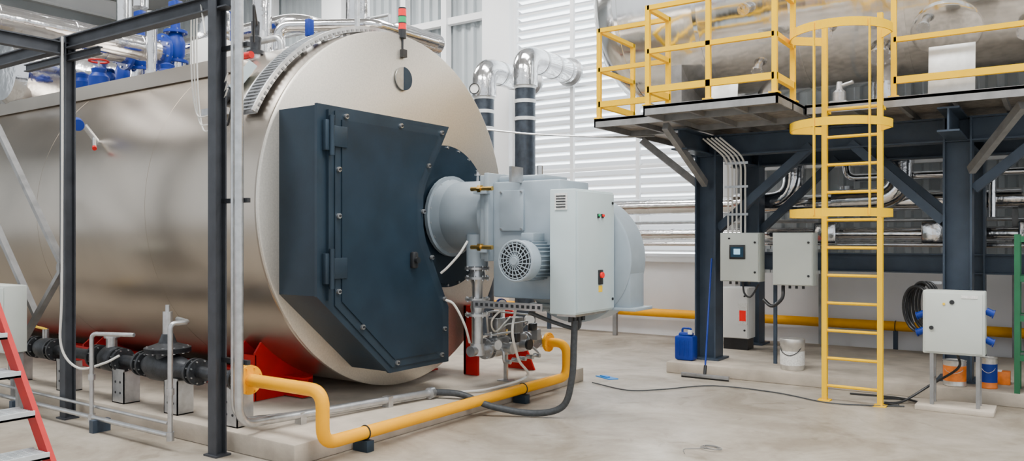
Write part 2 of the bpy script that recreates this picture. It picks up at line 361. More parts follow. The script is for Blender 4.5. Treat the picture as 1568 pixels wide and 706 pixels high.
b.box(-3.602,-3.596,6.69,6.76,1.20,1.26,'ylab')
for z in(1.12,2.05): b.cyl((-3.604,6.97,z),(-3.59,6.97,z),.014,'blk')
b.box(-3.86,-3.66,6.36,6.95,.985,1.01,'galv')
for y in(6.42,6.5,6.58,6.66): b.cyl((-3.75,y,.93),(-3.75,y,.99),.02,'blk')
b.done()
# ---------------------------------------------------------------- gas pipe and train
b=B('yellow_gas_pipe')
b.tube([(-5.47,4.17,.55),(-4.6,4.17,.55),(-4.6,4.17,.15),(-4.6,7.79,.15),(-4.6,7.79,.52),(-4.86,7.79,.52)],.052,'gas',bend=.13,seg=20)
b.flange((-5.47,4.17,.55),X,.12,'gas',.03,8,'gas'); b.flange((-5.51,4.17,.55),X,.12,'gas',.03,8,'gas')
b.flange((-4.84,7.79,.52),X,.11,'gas',.03,8,'gas')
for y in(4.62,6.9): b.ring((-4.6,y,.15),Y,.056,.006,'blk',6,20); b.box(-4.70,-4.54,y-.04,y+.04,.0,.09,'navy2',.004)
b.done()
b=B('gas_valve_train')
b.cyl((-4.98,6.5,.55),(-4.98,7.79,.55),.055,'galv'); b.cyl((-5.0,7.79,.52),(-4.86,7.79,.52),.07,'galv')
b.cyl((-4.98,6.62,.62),(-4.98,6.62,.5),.075,'galv')
for y in(6.75,6.82,7.1,7.17,7.45,7.52,7.7): b.flange((-4.98,y,.55),Y,.11,'galv',.022,8)
b.box(-5.07,-4.89,6.84,7.08,.46,.66,'galv',.02); b.box(-5.05,-4.91,6.88,7.04,.66,.86,'galv',.01); b.cyl((-4.98,6.96,.86),(-4.98,6.96,.93),.04,'blk')
b.box(-5.07,-4.89,7.19,7.43,.46,.66,'galv',.02); b.box(-5.05,-4.91,7.22,7.38,.66,.84,'ltframe',.01)
b.cyl((-4.9,6.96,.55),(-4.8,6.96,.55),.05,'galv'); b.cyl((-4.8,6.96,.55),(-4.76,6.96,.55),.065,'galv')
b.cyl((-4.9,7.3,.55),(-4.8,7.3,.55),.05,'galv'); b.cyl((-4.8,7.3,.55),(-4.77,7.3,.55),.06,'blk')
b.cyl((-4.98,7.6,.58),(-4.98,7.6,.75),.015,'galv'); b.lathe((-4.98,7.6,.78),(1,-.6,0),[(-.02,.06),(.02,.06)],'white',24)
b.lathe((-4.98,7.05,1.0),(1,-.6,0),[(-.02,.06),(.02,.06)],'blue',24); b.lathe((-4.98,7.05,1.0),(1,-.6,0),[(.021,.05),(.024,.05)],'white',24); b.cyl((-4.98,7.05,.8),(-4.98,7.05,.95),.015,'galv')
b.box(-5.0,-4.96,7.12,7.15,.16,.46,'galv'); b.box(-5.06,-4.90,7.08,7.19,.16,.17,'galv')
b.tube([(-4.9,6.7,.7),(-4.85,6.6,.95),(-4.85,6.75,.95),(-4.85,7.5,.85)],.010,'galv',bend=.05)
b.tube([(-4.9,6.9,.72),(-4.82,6.9,.8),(-4.82,7.35,.8),(-4.9,7.35,.72)],.008,'galv',bend=.04)
b.tube([(-4.88,6.78,.55),(-4.76,6.78,.55),(-4.76,6.78,.42),(-4.76,7.5,.42),(-4.88,7.5,.5)],.014,'galv',bend=.04)
b.tube([(-4.88,6.62,.72),(-4.78,6.62,.72),(-4.78,6.95,.72)],.012,'galv',bend=.03)
for y in(6.85,7.0,7.14,7.28,7.42): b.cyl((-4.80,y,.42),(-4.72,y,.42),.024,'galv',seg=8); b.cyl((-4.98,y,.66),(-4.98,y,.72),.02,'brass' if y>7.1 else 'galv',seg=8)
b.box(-4.84,-4.76,7.02,7.1,.6,.7,'blk',.01); b.box(-4.86,-4.78,7.46,7.54,.58,.7,'ltframe',.01)
b.lathe((-4.78,6.66,.62),(1,-.3,0),[(0,.05),(.05,.05)],'galv',20); b.box(-4.80,-4.74,7.3,7.4,.7,.78,'blk',.01)
b.done()
b=B('white_hose')
b.smooth([(-4.35,6.4,1.03),(-4.32,6.3,.8),(-4.45,6.6,.5),(-4.55,6.9,.28),(-4.75,6.5,.19),(-4.95,6.2,.18),(-5.1,5.6,.18)],.013,'wcable')
b.smooth([(-4.9,6.35,1.68),(-4.95,6.28,1.55),(-5.05,6.22,1.42),(-5.12,6.2,1.36)],.012,'wcable')
b.smooth([(-4.5,6.4,1.03),(-4.6,6.35,.9),(-4.8,6.7,.75),(-4.9,7.1,.86)],.009,'wcable')
b.smooth([(-5.02,6.15,1.1),(-4.95,6.2,1.05),(-4.9,6.3,.85),(-4.95,6.45,.65)],.012,'wcable')
b.done()
b=B('flexible_grey_conduit')
b.smooth([(-3.75,6.5,.94),(-3.76,6.5,.7),(-3.78,6.5,.4),(-3.88,6.5,.12),(-4.15,6.4,.04),(-4.5,6.2,.10),(-4.75,6.05,.21),(-5.0,5.95,.22)],.032,'gcable',seg=14)
b.smooth([(-3.75,6.6,.94),(-3.8,6.62,.85),(-4.0,6.55,.9),(-4.2,6.4,1.0)],.02,'gcable')
b.done()
b=B('galvanised_riser_conduit')
b.tube([(-5.2,3.87,4.8),(-5.2,3.87,.27),(-5.25,4.3,.24),(-5.0,5.95,.22)],.034,'galv',bend=.16,seg=16)
b.tube([(-5.29,3.88,4.8),(-5.29,3.88,.30),(-5.35,4.35,.24),(-5.05,5.85,.20)],.016,'galv',bend=.16,seg=12)
for z in(.75,2.0,3.2): b.box(-5.46,-5.14,3.90,3.93,z-.018,z+.018,'dkmetal')
b.flange((-5.0,5.9,.22),(-.1,1,0),.055,'galv',.06,0)
for p in((-5.23,4.5,.2),(-5.09,5.4,.2)): b.box(p[0]-.04,p[0]+.04,p[1]-.03,p[1]+.03,.16,.26,'galv')
b.done()
# ---------------------------------------------------------------- left gas supply line
b=B('gas_supply_line')
gy,gz=4.17,.55
b.cyl((-12,gy,gz),(-5.5,gy,gz),.052,'dkmetal')
for x in(-5.6,-6.15,-6.22,-6.95,-7.02,-7.35,-7.42,-7.75,-7.82,-8.6,-8.67,-9.0,-9.07,-9.5): b.flange((x,gy,gz),X,.115,'dkmetal',.028,8,'galv')
b.lathe((-6.95,gy,gz),X,[(0,.07),(.15,.13),(.4,.13),(.7,.07)],'dkmetal',24)
b.lathe((-6.62,gy,gz),Z,[(.05,.10),(.14,.10),(.14,.20),(.18,.20),(.22,.08),(.3,.05)],'dkmetal',28)
b.cyl((-6.62,gy,gz+.3),(-6.62,gy,gz+.5),.042,'galv'); b.cyl((-6.62,gy,gz+.5),(-6.62,gy,gz+.56),.02,'galv')
b.flange((-6.62,gy,gz+.16),Z,.20,'dkmetal',.03,12,'galv')
b.lathe((-7.7,gy,gz),X,[(0,.07),(.1,.12),(.25,.12),(.35,.07)],'dkmetal',24)
b.lathe((-9.0,gy,gz),X,[(0,.07),(.12,.11),(.25,.11),(.36,.07)],'dkmetal',24)
b.cyl((-8.84,gy,gz+.08),(-8.84,gy,gz+.2),.03,'galv'); b.beam((-8.84,gy,gz+.2),(-9.15,gy,gz+.22),.03,.015,'ylab')
b.cyl((-7.55,gy,gz+.1),(-7.55,gy,gz+.2),.05,'galv'); b.cyl((-7.55,gy,gz+.2),(-7.55,gy,gz+.22),.07,'galv')
for x in(-5.62,-6.45,-7.3,-8.35,-9.4):
    b.box(x-.1,x+.1,gy-.08,gy-.07,.16,.48,'galv'); b.box(x-.1,x+.1,gy-.08,gy+.08,.16,.17,'galv'); b.box(x-.1,x-.09,gy-.08,gy+.08,.16,.46,'galv'); b.box(x+.09,x+.1,gy-.08,gy+.08,.16,.46,'galv')
    for i in(-.04,.04):
        for z in(.26,.36): b.cyl((x+i,gy-.083,z),(x+i,gy-.079,z),.012,'dkmetal',seg=10)
b.done()
b=B('small_bore_piping')
b.tube([(-12,3.74,.12),(-5.9,3.74,.12),(-5.9,3.74,1.02),(-5.9,3.9,1.02),(-6.2,4.0,1.02)],.021,'galv',bend=.05)
b.tube([(-12,3.78,.22),(-6.0,3.78,.20)],.014,'galv')
b.tube([(-7.1,3.74,.14),(-7.1,3.74,.86),(-6.7,3.9,.86)],.019,'galv',bend=.05)
for x in(-5.9,-7.1): b.cyl((x,3.74,.45),(x,3.74,.50),.03,'galv'); b.cyl((x,3.74,.08),(x,3.74,.15),.03,'galv')
for x in(-7.0,-8.5,-10): b.box(x-.03,x+.03,3.68,3.84,0,.11,'frame')
b.smooth([(-7.72,3.79,3.6),(-7.70,3.78,2.6),(-7.71,3.78,1.2),(-7.72,3.78,.7),(-7.55,3.85,.5),(-7.3,3.95,.55),(-7.2,4.05,.62)],.011,'wcable')
b.done()
b=B('steel_pipe_rack')
for x,z1 in((-5.47,5.2),(-7.78,3.62)):
    b.ibeam((x,3.87,.0),(x,3.87,z1),.10,.10,'post',t=.012); b.box(x-.08,x+.08,3.80,3.94,0,.015,'post')
b.ibeam((-13,3.87,3.56),(-5.3,3.87,3.56),.09,.12,'post',t=.012)
b.ibeam((-7.78,3.87,3.50),(-7.78,1.4,3.50),.09,.12,'post',t=.012)
b.ibeam((-7.2,3.87,3.42),(-8.6,3.87,3.42),.05,.07,'post',t=.01)
for p in (((-9.25,3.87,2.9),(-7.85,3.87,1.43)),((-7.85,3.87,1.43),(-8.85,3.87,.5)),((-9.6,3.87,2.2),(-8.4,3.87,.95)),((-8.85,3.87,.5),(-8.85,3.87,0))): b.beam(*p,.045,.06,'ltframe',up=(0,1,0))
b.cyl((-7.85,3.82,1.43),(-7.85,3.92,1.43),.05,'ltframe')
b.done()
b=B('hanging_cables')
for i,(dx,zz) in enumerate(((0,2.70),(.04,2.63),(.08,2.58))):
    b.smooth([(-6.0+dx,4.0,4.3),(-5.98+dx,3.98,3.2),(-5.92+dx,3.98,zz+.08),(-5.77+dx,3.95,zz),(-5.60,3.95,zz+.06),(-5.38,3.9,zz+.3)],.006,'wcable')
b.smooth([(-6.3,4.4,4.4),(-5.9,4.0,3.9),(-5.5,3.78,3.3)],.007,'wcable')
b.done()
b=B('grey_junction_cabinet'); b.box(-8.95,-8.2,3.5,3.7,.62,1.26,'cab2',.01); b.box(-8.93,-8.22,3.485,3.5,.64,1.24,'cab2',.005); b.beam((-8.9,3.65,0),(-8.9,3.65,.63),.05,.05,'ltframe'); b.beam((-8.25,3.65,0),(-8.25,3.65,.63),.05,.05,'ltframe'); b.cyl((-8.3,3.48,.95),(-8.3,3.47,.95),.02,'blk'); b.done()
b=B('red_step_ladder')
sx=-.13
for y in(2.65,2.08):
    b.beam((-5.26+sx,y,0),(-6.58+sx,y,1.65),.035,.10,'red'); b.beam((-7.4,y,0),(-6.72,y,1.62),.03,.06,'red')
for i in range(6):
    z=.28+i*.25; x=-5.49-i*.2+sx
    b.box(x-.13,x+.10,2.10,2.63,z-.035,z-.02,'alu'); b.box(x+.085,x+.10,2.10,2.63,z-.035,z+.01,'alu'); b.box(x-.13,x-.115,2.10,2.63,z-.035,z+.01,'alu')
    for j in range(8): b.box(x-.11+j*.026,x-.100+j*.026,2.10,2.63,z-.02,z+.004,'alu')
    for j in range(9): b.box(x-.12,x+.09,2.13+j*.06,2.14+j*.06,z-.02,z+.003,'alu')
b.box(-6.95,-6.6,2.05,2.68,1.6,1.64,'alu',.005)
b.done()
# ---------------------------------------------------------------- equipment on boiler top
def gate_valve(b,x,y,z,k='blue'):
    b.lathe((x,y,z),Z,[(0,.15),(.04,.15),(.04,.08),(.10,.11),(.26,.12),(.38,.08),(.38,.14),(.42,.14),(.42,.06),(.75,.05)],k,24)
    b.flange((x,y,z+.02),Z,.155,k,.03,8,'galv'); b.flange((x,y,z+.40),Z,.145,k,.03,8,'galv')
    b.box(x-.08,x+.08,y-.06,y+.06,z+.55,z+.8,k,.02)
    b.lathe((x-.12,y,z+.66),X,[(0,.06),(.04,.07)],k,20)
b=B('steam_valve_assembly')
for x,y,z in((-9.35,6.0,3.95),(-10.15,6.0,3.95),(-10.9,6.2,3.8),(-8.75,6.4,3.8)):
    b.cyl((x,y,3.5),(x,y,z),.13,'lag'); gate_valve(b,x,y,z)
    b.tube([(x,y,z+.85),(x,y,z+1.6),(x,y-1,z+1.6)],.10,'lag',bend=.25,seg=16)
for x,z,r in((-9.35,4.06,.15),(-10.15,4.15,.14)):
    b.tube([(x,3.2,z),(x,5.85,z)],r,'lag',seg=20)
    for y in(3.9,4.7,5.5): b.lathe((x,y,z),Y,[(0,r+.006),(.05,r+.006)],'lag',24)
    b.flange((x,5.8,z),Y,r+.08,'blue',.04,8,'galv')
for x,y,z in((-10.3,5.3,3.5),(-9.8,5.25,3.5),(-8.9,5.6,3.5),(-10.7,5.4,3.5)): b.lathe((x,y,z),Z,[(0,.1),(.1,.12),(.2,.12),(.25,.08),(.3,.09),(.33,.03)],'blue',20)
b.ring((-9.8,5.25,3.9),Z,.11,.012,'red',8); b.cyl((-9.8,5.25,3.8),(-9.8,5.25,3.9),.012,'galv')
b.cyl((-8.9,5.4,3.5),(-8.9,5.4,4.4),.06,'lag'); b.cyl((-8.4,6.6,3.5),(-8.4,6.6,5.2),.12,'lag'); b.cyl((-7.9,6.2,3.5),(-7.9,6.2,4.2),.05,'galv')
b.lathe((-11.6,4.9,3.95),Y,[(0,.05),(.02,.4),(.12,.52),(2.2,.52)],'lag',40)
b.done()
b=B('lagged_header_pipes')
b.tube([(-11,7.2,4.15),(-7.3,7.2,4.15),(-7.3,7.2,5.6)],.15,'lag',bend=.35,seg=20)
b.tube([(-12,6.9,4.5),(-8.1,6.9,4.5),(-8.1,8.2,4.5)],.12,'lag',bend=.3,seg=20)
b.tube([(-7.0,7.4,3.55),(-7.0,7.4,4.35),(-7.0,8.4,4.35)],.13,'lag',bend=.3,seg=20)
b.tube([(-8.6,6.0,3.5),(-8.6,6.0,4.0),(-7.3,6.0,4.0),(-7.3,6.0,3.5)],.04,'galv',bend=.1)
b.tube([(-7.7,6.3,3.5),(-7.7,6.3,4.25),(-6.7,6.9,4.25),(-6.7,8.0,4.25)],.07,'lag',bend=.15)
b.tube([(-6.6,6.5,3.5),(-6.6,6.5,4.5)],.03,'galv')
for x in(-10,-9,-8): b.lathe((x,7.2,4.15),X,[(0,.156),(.05,.156)],'lag',24)
for x in(-6.9,-7.9,-8.9,-9.9): b.cyl((x,7.35,3.5),(x,7.35,4.5),.02,'galv')
for z in(4.0,4.5): b.cyl((-12,7.35,z),(-6.9,7.35,z),.02,'galv')
b.box(-8.15,-7.75,5.4,5.75,3.5,3.95,'white',.02); b.box(-8.1,-7.8,5.45,5.7,3.95,4.3,'lag',.03)
b.done()
b=B('safety_valve')
b.cyl((-6.85,5.3,3.5),(-6.85,5.3,3.62),.07,'galv'); b.lathe((-6.85,5.3,3.6),Z,[(0,.09),(.04,.09),(.04,.05),(.18,.06),(.2,.04),(.34,.045),(.36,.02)],'dkmetal',20)
b.cyl((-6.95,5.15,3.56),(-6.72,5.15,3.56),.035,'red'); b.tube([(-6.8,5.28,3.9),(-6.62,5.1,4.05),(-6.75,5.2,3.7)],.012,'blk',bend=.05)
b.box(-6.45,-6.39,5.6,5.68,3.80,3.98,'blue',.01); b.cyl((-6.42,5.64,3.6),(-6.42,5.64,3.82),.03,'dkmetal')
b.done()
b=B('shell_conduit_box')
b.beam((-6.42,4.70,3.10),(-6.33,4.86,3.36),.14,.09,'cab'); b.cyl((-6.45,4.62,3.0),(-6.42,4.70,3.12),.05,'dkmetal')
b.beam((-6.6,4.55,2.88),(-6.3,4.53,2.88),.10,.06,'galv')
b.tube([(-6.3,4.5,2.9),(-6.1,4.42,2.7),(-6.0,4.4,2.9)],.01,'blk',bend=.04)
b.done()
b=B('blue_pressure_transmitter')
b.cyl((-8.5,4.55,2.72),(-8.5,4.40,2.9),.03,'galv'); b.lathe((-8.58,4.36,2.93),(1,-.4,-.3),[(0,.06),(.16,.06)],'blue',20); b.cyl((-8.5,4.5,2.78),(-8.3,4.4,2.66),.018,'galv'); b.cyl((-8.3,4.4,2.66),(-8.26,4.38,2.64),.022,'red')
b.done()
# ---------------------------------------------------------------- lagged vents
b=B('lagged_vent_pipes')
for x,y,zt in((-7.62,11.5,4.84),(-8.5,11.5,4.74)):
    b.cyl((x,y,.0),(x,y,zt-.45),.18,'lagdk',seg=28)
    b.tube([(x,y,zt-.5),(x,y,zt),(x,13.1,zt)],.22,'lag',bend=.48,seg=28,n=9)
    for z in(zt-.55,zt-1.1,zt-.8): b.lathe((x,y,z),Z,[(0,.19),(.06,.19)],'whiteb',28)
    for yy_ in(11.95,12.4,12.8): b.lathe((x,yy_,zt),Y,[(0,.228),(.05,.228)],'galv',28)
    b.lathe((x,13.0,zt),Y,[(0,.27),(.05,.27)],'galv',28)
b.lathe((-8.5,11.25,4.35),(.3,-1,0),[(0,.09),(.03,.09)],'white',24); b.ring((-8.5,11.21,4.35),(.3,-1,0),.09,.01,'blk')
b.done()
b=B('lagged_steam_pipes')
b.cyl((-12,12.6,2.25),(6,12.6,2.25),.145,'lag'); b.cyl((-12,12.65,1.78),(6,12.65,1.78),.10,'lag'); b.cyl((-12,12.8,1.98),(6,12.8,1.98),.03,'galv'); b.cyl((-12,12.6,1.62),(6,12.6,1.62),.035,'lag')
x=-11.5
while x<6: b.lathe((x,12.6,2.25),X,[(0,.15),(.04,.15)],'lag',24); b.lathe((x+.4,12.65,1.78),X,[(0,.106),(.04,.106)],'lag',24); x+=.95
for x in(-3.3,-1.84):
    b.tube([(x,12.3,3.0),(x,12.3,2.28),(x-.9,12.35,2.26)],.165,'lag',bend=.36,seg=24,n=9)
    b.lathe((x,12.3,2.75),Z,[(0,.175),(.05,.175)],'lag',24)
for x in(-2.9,-1.45,-.3): b.box(x-.16,x+.16,12.45,12.8,1.63,1.95,'lag',.03)
b.cyl((-.32,12.45,1.95),(-.32,12.45,3.0),.07,'lag'); b.cyl((-.32,12.45,2.3),(-.32,12.45,2.4),.1,'galv')
b.tube([(.2,12.45,3.0),(.2,12.45,2.1),(3,12.45,2.1)],.06,'lag',bend=.15)
b.tube([(-2.6,12.5,3.0),(-2.6,12.5,2.6),(-1.2,12.5,2.6),(-1.2,12.5,2.0)],.06,'lag',bend=.15)
b.tube([(-.75,12.45,2.0),(-.75,12.45,2.6),(2,12.45,2.6)],.05,'lag',bend=.12)
for x in(-2.6,-1.2): b.cyl((x,12.5,2.42),(x,12.5,2.48),.1,'galv')
for x in(-9.5,-6.5,-3,-.5,2.5): b.beam((x,12.7,0),(x,12.7,2.1),.07,.07,'ltframe')
b.done()
b=B('orange_low_level_gas_pipe'); b.cyl((-12,12.9,.42),(6,12.9,.42),.072,'gas')
for x in(-8,-5,-2,1,4): b.beam((x,12.9,0),(x,12.9,.35),.06,.06,'frame'); b.ring((x,12.9,.42),X,.078,.007,'blk')
b.done()
# ---------------------------------------------------------------- platform
b=B('steel_platform')
cols=[(-3.8,10.1),(-.93,10.1),(-3.8,11.9),(-.93,11.9),(3.2,10.1),(3.2,11.9)]
for x,y in cols:
    b.ibeam((x,y,.14),(x,y,3.04),.28,.28,'frame',t=.02,up=(1,0,0)); b.box(x-.2,x+.2,y-.2,y+.2,.14,.165,'frame')
for y in(10.1,11.9):
    b.ibeam((-4.1,y,2.91),(6,y,2.91),.2,.27,'frame',t=.018)
b.ibeam((-3.8,11.9,1.38),(3.2,11.9,1.38),.2,.26,'frame',t=.018)
for x in(-3.8,-.93,3.2): b.ibeam((x,9.1,2.91),(x,12.2,2.91),.2,.25,'frame',t=.018)
for p,q in (((-3.66,10.1,1.84),(-2.5,10.1,2.84)),((-1.08,10.1,1.9),(-2.05,10.1,2.84)),((-3.66,11.9,1.84),(-2.6,11.9,2.84)),((-1.08,11.9,1.9),(-2.05,11.9,2.84)),((-.78,10.1,2.25),(-.1,10.1,2.84))):
    b.beam(p,q,.10,.13,'frame',up=(0,1,0))
for p,q in (((-3.8,9.96,2.42),(-3.8,8.7,3.02)),((-3.95,10.1,2.42),(-4.6,9.75,3.02)),((-.8,9.98,2.45),(-.3,9.2,3.0))):
    b.beam(p,q,.07,.09,'ltframe')
def deck(x0,x1,y0,y1,z0=3.06,z1=3.16):
    b.box(x0,x1,y0,y1,z1-.03,z1,'deck')
    for (a0,a1,c0,c1) in ((x0,x1,y0,y0+.02),(x0,x1,y1-.02,y1),(x0,x0+.02,y0,y1),(x1-.02,x1,y0,y1)): b.box(a0,a1,c0,c1,z0,z1+.004,'ltframe')
    n=int((x1-x0)/.45)
    for i in range(1,n): xx=x0+(x1-x0)*i/n; b.box(xx-.02,xx+.02,y0+.02,y1-.02,z0+.01,z1-.03,'ltframe')
deck(-3.78,-2.32,8.05,8.60); deck(-4.69,-2.32,8.60,9.6); deck(-2.30,6,9.0,12.1); deck(-4.69,-2.30,9.6,12.1)
b.done()
def rail(b,pts,posts,zs=(3.34,3.76,4.24)):
    for z in zs:
        for a,c in zip(pts[:-1],pts[1:]): b.beam((a[0],a[1],z),(c[0],c[1],z),.05,.05 if z>3.5 else .07,'yel')
    for p in posts: b.beam((p[0],p[1],3.165),(p[0],p[1],4.265),.05,.05,'yel'); b.box(p[0]-.05,p[0]+.05,p[1]-.05,p[1]+.05,3.165,3.178,'yel')
b=B('yellow_guardrail')
rail(b,[(-2.36,8.75),(-2.36,8.09),(-3.74,8.09),(-3.74,8.64),(-4.64,8.64),(-4.64,9.57)],[(-2.36,8.75),(-2.36,8.09),(-3.05,8.09),(-3.74,8.09),(-3.74,8.64),(-4.64,8.64),(-4.64,9.57)])
b.done()
b=B('yellow_guardrail')
rail(b,[(-1.42,9.05),(0.3,9.05),(6,9.05)],[(-1.42,9.05),(.3,9.05),(2,9.05),(3.6,9.05),(5.9,9.05)])
b.done()
b=B('yellow_caged_ladder')
for x in(-2.05,-1.51):
    b.beam((x,8.82,0),(x,8.82,4.0),.065,.05,'yel',up=(1,0,0)); b.box(x-.06,x+.06,8.76,8.88,0,.012,'yel')
    b.beam((x,8.82,3.05),(x,8.99,3.05),.05,.03,'yel')
z=.16
while z<3.15: b.cyl((-2.05,8.82,z),(-1.51,8.82,z),.016,'yel',seg=10); z+=.29
def hoop(z,w):
    pts=[(-2.05,8.82,z)]+[(-1.84+.48*math.cos(t),8.58-.52*math.sin(t),z) for t in [math.pi-math.pi*i/24 for i in range(25)]]+[(-1.51,8.82,z)]
    b.strip(pts,w,.012,'yel')
for z,w in((3.78,.085),(2.84,.08),(1.96,.08)): hoop(z,w)
for x in(-1.98,-1.50):
    c=(x+1.84)/.48; y=8.58-.515*math.sqrt(1-c*c); b.beam((x,y,1.93),(x,y,3.81),.055,.012,'yel',up=(1,0,0))
b.done()
# tank
b=B('insulated_storage_tank')
ty,tz,tr=11.0,5.0,1.32
b.lathe((-5.65,ty,tz),X,[(0,.05),(.02,.45),(.10,.80),(.22,1.05),(.38,1.22),(.55,1.30),(.65,tr),(11.2,tr),(11.3,.1)],'tank',96)
for x in(-5.0,-3.9,-2.7,-1.5,-.3,.9,2.1,3.3): b.lathe((x,ty,tz),X,[(0,tr),(0,tr+.008),(.05,tr+.008),(.05,tr)],'tank',96,close=False)
def nozzle(x,ang,r,l,k='lag'):
    a=math.radians(ang); d=V(0,-math.cos(a),-math.sin(a)); p=V(x,ty,tz)+d*(tr-.03)
    b.cyl(p,p+d*l,r,k); b.flange(p+d*l,d,r*1.5,k,.025,8)
nozzle(-2.3,38,.06,.14); nozzle(-1.75,55,.09,.12); nozzle(-1.25,40,.045,.2,'galv'); nozzle(-3.2,20,.05,.12); nozzle(-3.2,55,.05,.12); nozzle(-.3,50,.06,.15)
a=math.radians(47); d=V(0,-math.cos(a),-math.sin(a)); p=V(-1.05,ty,tz)+d*(tr-.045); b.lathe(p,d,[(0,.36),(.06,.36),(.075,.33),(.075,.01)],'tank',48)
for x in(-4.3,.75,3.4): 
    b.prism([(x-.12,ty-.9,3.165),(x-.12,ty-.9,4.1),(x-.12,ty-.4,3.78),(x-.12,ty+.4,3.78),(x-.12,ty+.9,4.1),(x-.12,ty+.9,3.165)],(.24,0,0),'ltframe')
b.tube([(-3.3,ty,3.2),(-3.3,ty,3.75)],.14,'lag'); b.cyl((-1.84,ty,3.2),(-1.84,ty,3.75),.14,'lag')
for x in(-4.6,-4.3): b.cyl((x,ty-1.25,5.25),(x,ty-1.6,5.25),.03,'galv'); b.ring((x,ty-1.6,5.25),Y,.07,.012,'blue')
b.done()
b=B('white_insulation_board'); b.box(-1.12,-.70,9.20,9.215,3.17,3.68,'whiteb',.004,rot=Matrix.Rotation(math.radians(-6),3,'X')); b.done()
b=B('white_insulation_board'); b.box(-3.5,-3.15,9.30,9.315,3.17,3.64,'whiteb',.004,rot=Matrix.Rotation(math.radians(-8),3,'X')); b.done()
b=B('grey_pump_unit'); b.box(-2.15,-1.95,9.4,9.6,3.165,3.25,'ltframe',.02); b.lathe((-2.05,9.5,3.25),Z,[(0,.07),(.1,.07),(.13,.04),(.22,.03)],'galv',20); b.cyl((-2.05,9.5,3.42),(-1.9,9.47,3.45),.02,'galv'); b.done()
# ---------------------------------------------------------------- electrical boxes on platform column
def ebox(name,x0,x1,y,z0,z1,d=.22,k='cab2'):
    b=B(name); b.box(x0,x1,y,y+d,z0,z1,k,.01); b.box(x0+.01,x1-.01,y-.02,y+.0,z0+.01,z1-.01,k,.006)
    for z in(z0+.12,z1-.12): b.cyl((x1-.05,y-.03,z),(x1-.05,y-.018,z),.014,'blk')
    for i in range(4): b.cyl((x0+.1+i*.08,y+.1,z0-.04),(x0+.1+i*.08,y+.1,z0),.016,'blk')
    return b
b=ebox('touchscreen_control_box',-3.56,-3.06,9.85,1.17,1.78)
b.box(-3.43,-3.23,9.815,9.832,1.45,1.63,'blk',.004); b.box(-3.41,-3.25,9.811,9.817,1.475,1.605,'screen'); b.box(-3.37,-3.29,9.808,9.812,1.51,1.58,'scrb')
b.beam((-3.64,10.1,1.6),(-3.0,10.1,1.6),.04,.04,'galv'); b.beam((-3.64,10.1,1.3),(-3.0,10.1,1.3),.04,.04,'galv')
for i in range(5):
    x=-3.5+i*.055; b.tube([(x,9.98,1.78),(x,9.98,2.72),(x-.25,9.75,2.98)],.012,'wcable',bend=.15,seg=8)
for z in(2.0,2.35,2.65): b.box(-3.54,-3.24,9.96,9.965,z,z+.03,'galv')
b.box(-3.45,-3.42,9.828,9.832,1.7,1.72,'blk')
b.smooth([(-3.3,9.95,1.16),(-3.28,9.95,1.02),(-3.2,9.95,.98),(-3.1,9.95,1.14)],.012,'blk')
b.done()
b=ebox('grey_terminal_box',-2.90,-2.42,9.85,1.14,1.78)
b.beam((-2.98,10.1,1.6),(-2.4,10.1,1.6),.04,.04,'galv'); b.beam((-2.98,10.1,1.3),(-2.4,10.1,1.3),.04,.04,'galv'); b.beam((-2.95,10.14,.14),(-2.95,10.14,1.75),.04,.04,'frame')
b.smooth([(-2.8,9.95,1.13),(-2.80,9.9,.98),(-2.92,9.9,.88),(-3.04,9.95,.95)],.022,'blk')
b.done()
b=ebox('white_meter_cabinet',-3.99,-3.60,11.1,.3,1.02,.3,'white'); b.box(-3.72,-3.63,11.065,11.08,.55,.70,'redl'); b.box(-3.74,-3.61,11.07,11.083,.5,.8,'paper')
b.box(-3.97,-3.62,11.12,11.38,.14,.3,'blk'); b.done()
b=B('coiled_black_hose')
for j in range(6):
    b.ring((-1.20-.02*j,9.92-.03*j,.98-.01*j),(.35+.04*j,1,.05*(j%3)),.11+.012*j,.015,'blk',8,36,r2=.24+.012*(j%4))
b.beam((-1.22,9.93,1.22),(-1.08,9.95,1.22),.03,.03,'galv')
b.done()
b=B('power_socket_box')
b.box(-1.14,-.60,8.95,9.17,.56,1.19,'cab2',.012); b.box(-1.12,-.62,8.935,8.95,.58,1.17,'cab2',.006)
for x in(-1.06,-.66):
    for y in(8.97,9.15): b.beam((x,y,.05),(x,y,.57),.035,.035,'ltframe')
    b.beam((x,8.97,.3),(x,9.15,.3),.03,.03,'ltframe')
b.box(-1.2,-.52,8.85,9.27,0,.05,'plinth',.006)
b.cyl((-1.06,8.93,.82),(-1.06,8.915,.82),.02,'blk'); b.cyl((-.88,8.937,1.08),(-.88,8.925,1.08),.022,'blk'); b.cyl((-.95,8.937,1.06),(-.95,8.925,1.06),.012,'ylab')
b.box(-.8,-.66,8.930,8.936,1.12,1.15,'paper')
for s_,x in((-1,-1.14),(1,-.60)):
    for z in(.72,1.0) if s_>0 else(.78,.95): b.cyl((x,9.06,z),(x+s_*.06,9.06,z-.03),.035,'blue'); b.cyl((x+s_*.06,9.06,z-.03),(x+s_*.07,9.06,z-.033),.042,'blue')
b.smooth([(-.85,9.1,.56),(-.85,9.2,.4),(-1.1,9.25,.2),(-1.35,9.1,.02),(-1.5,8.95,.015),(-1.35,8.9,.015)],.013,'blk')
b.done()
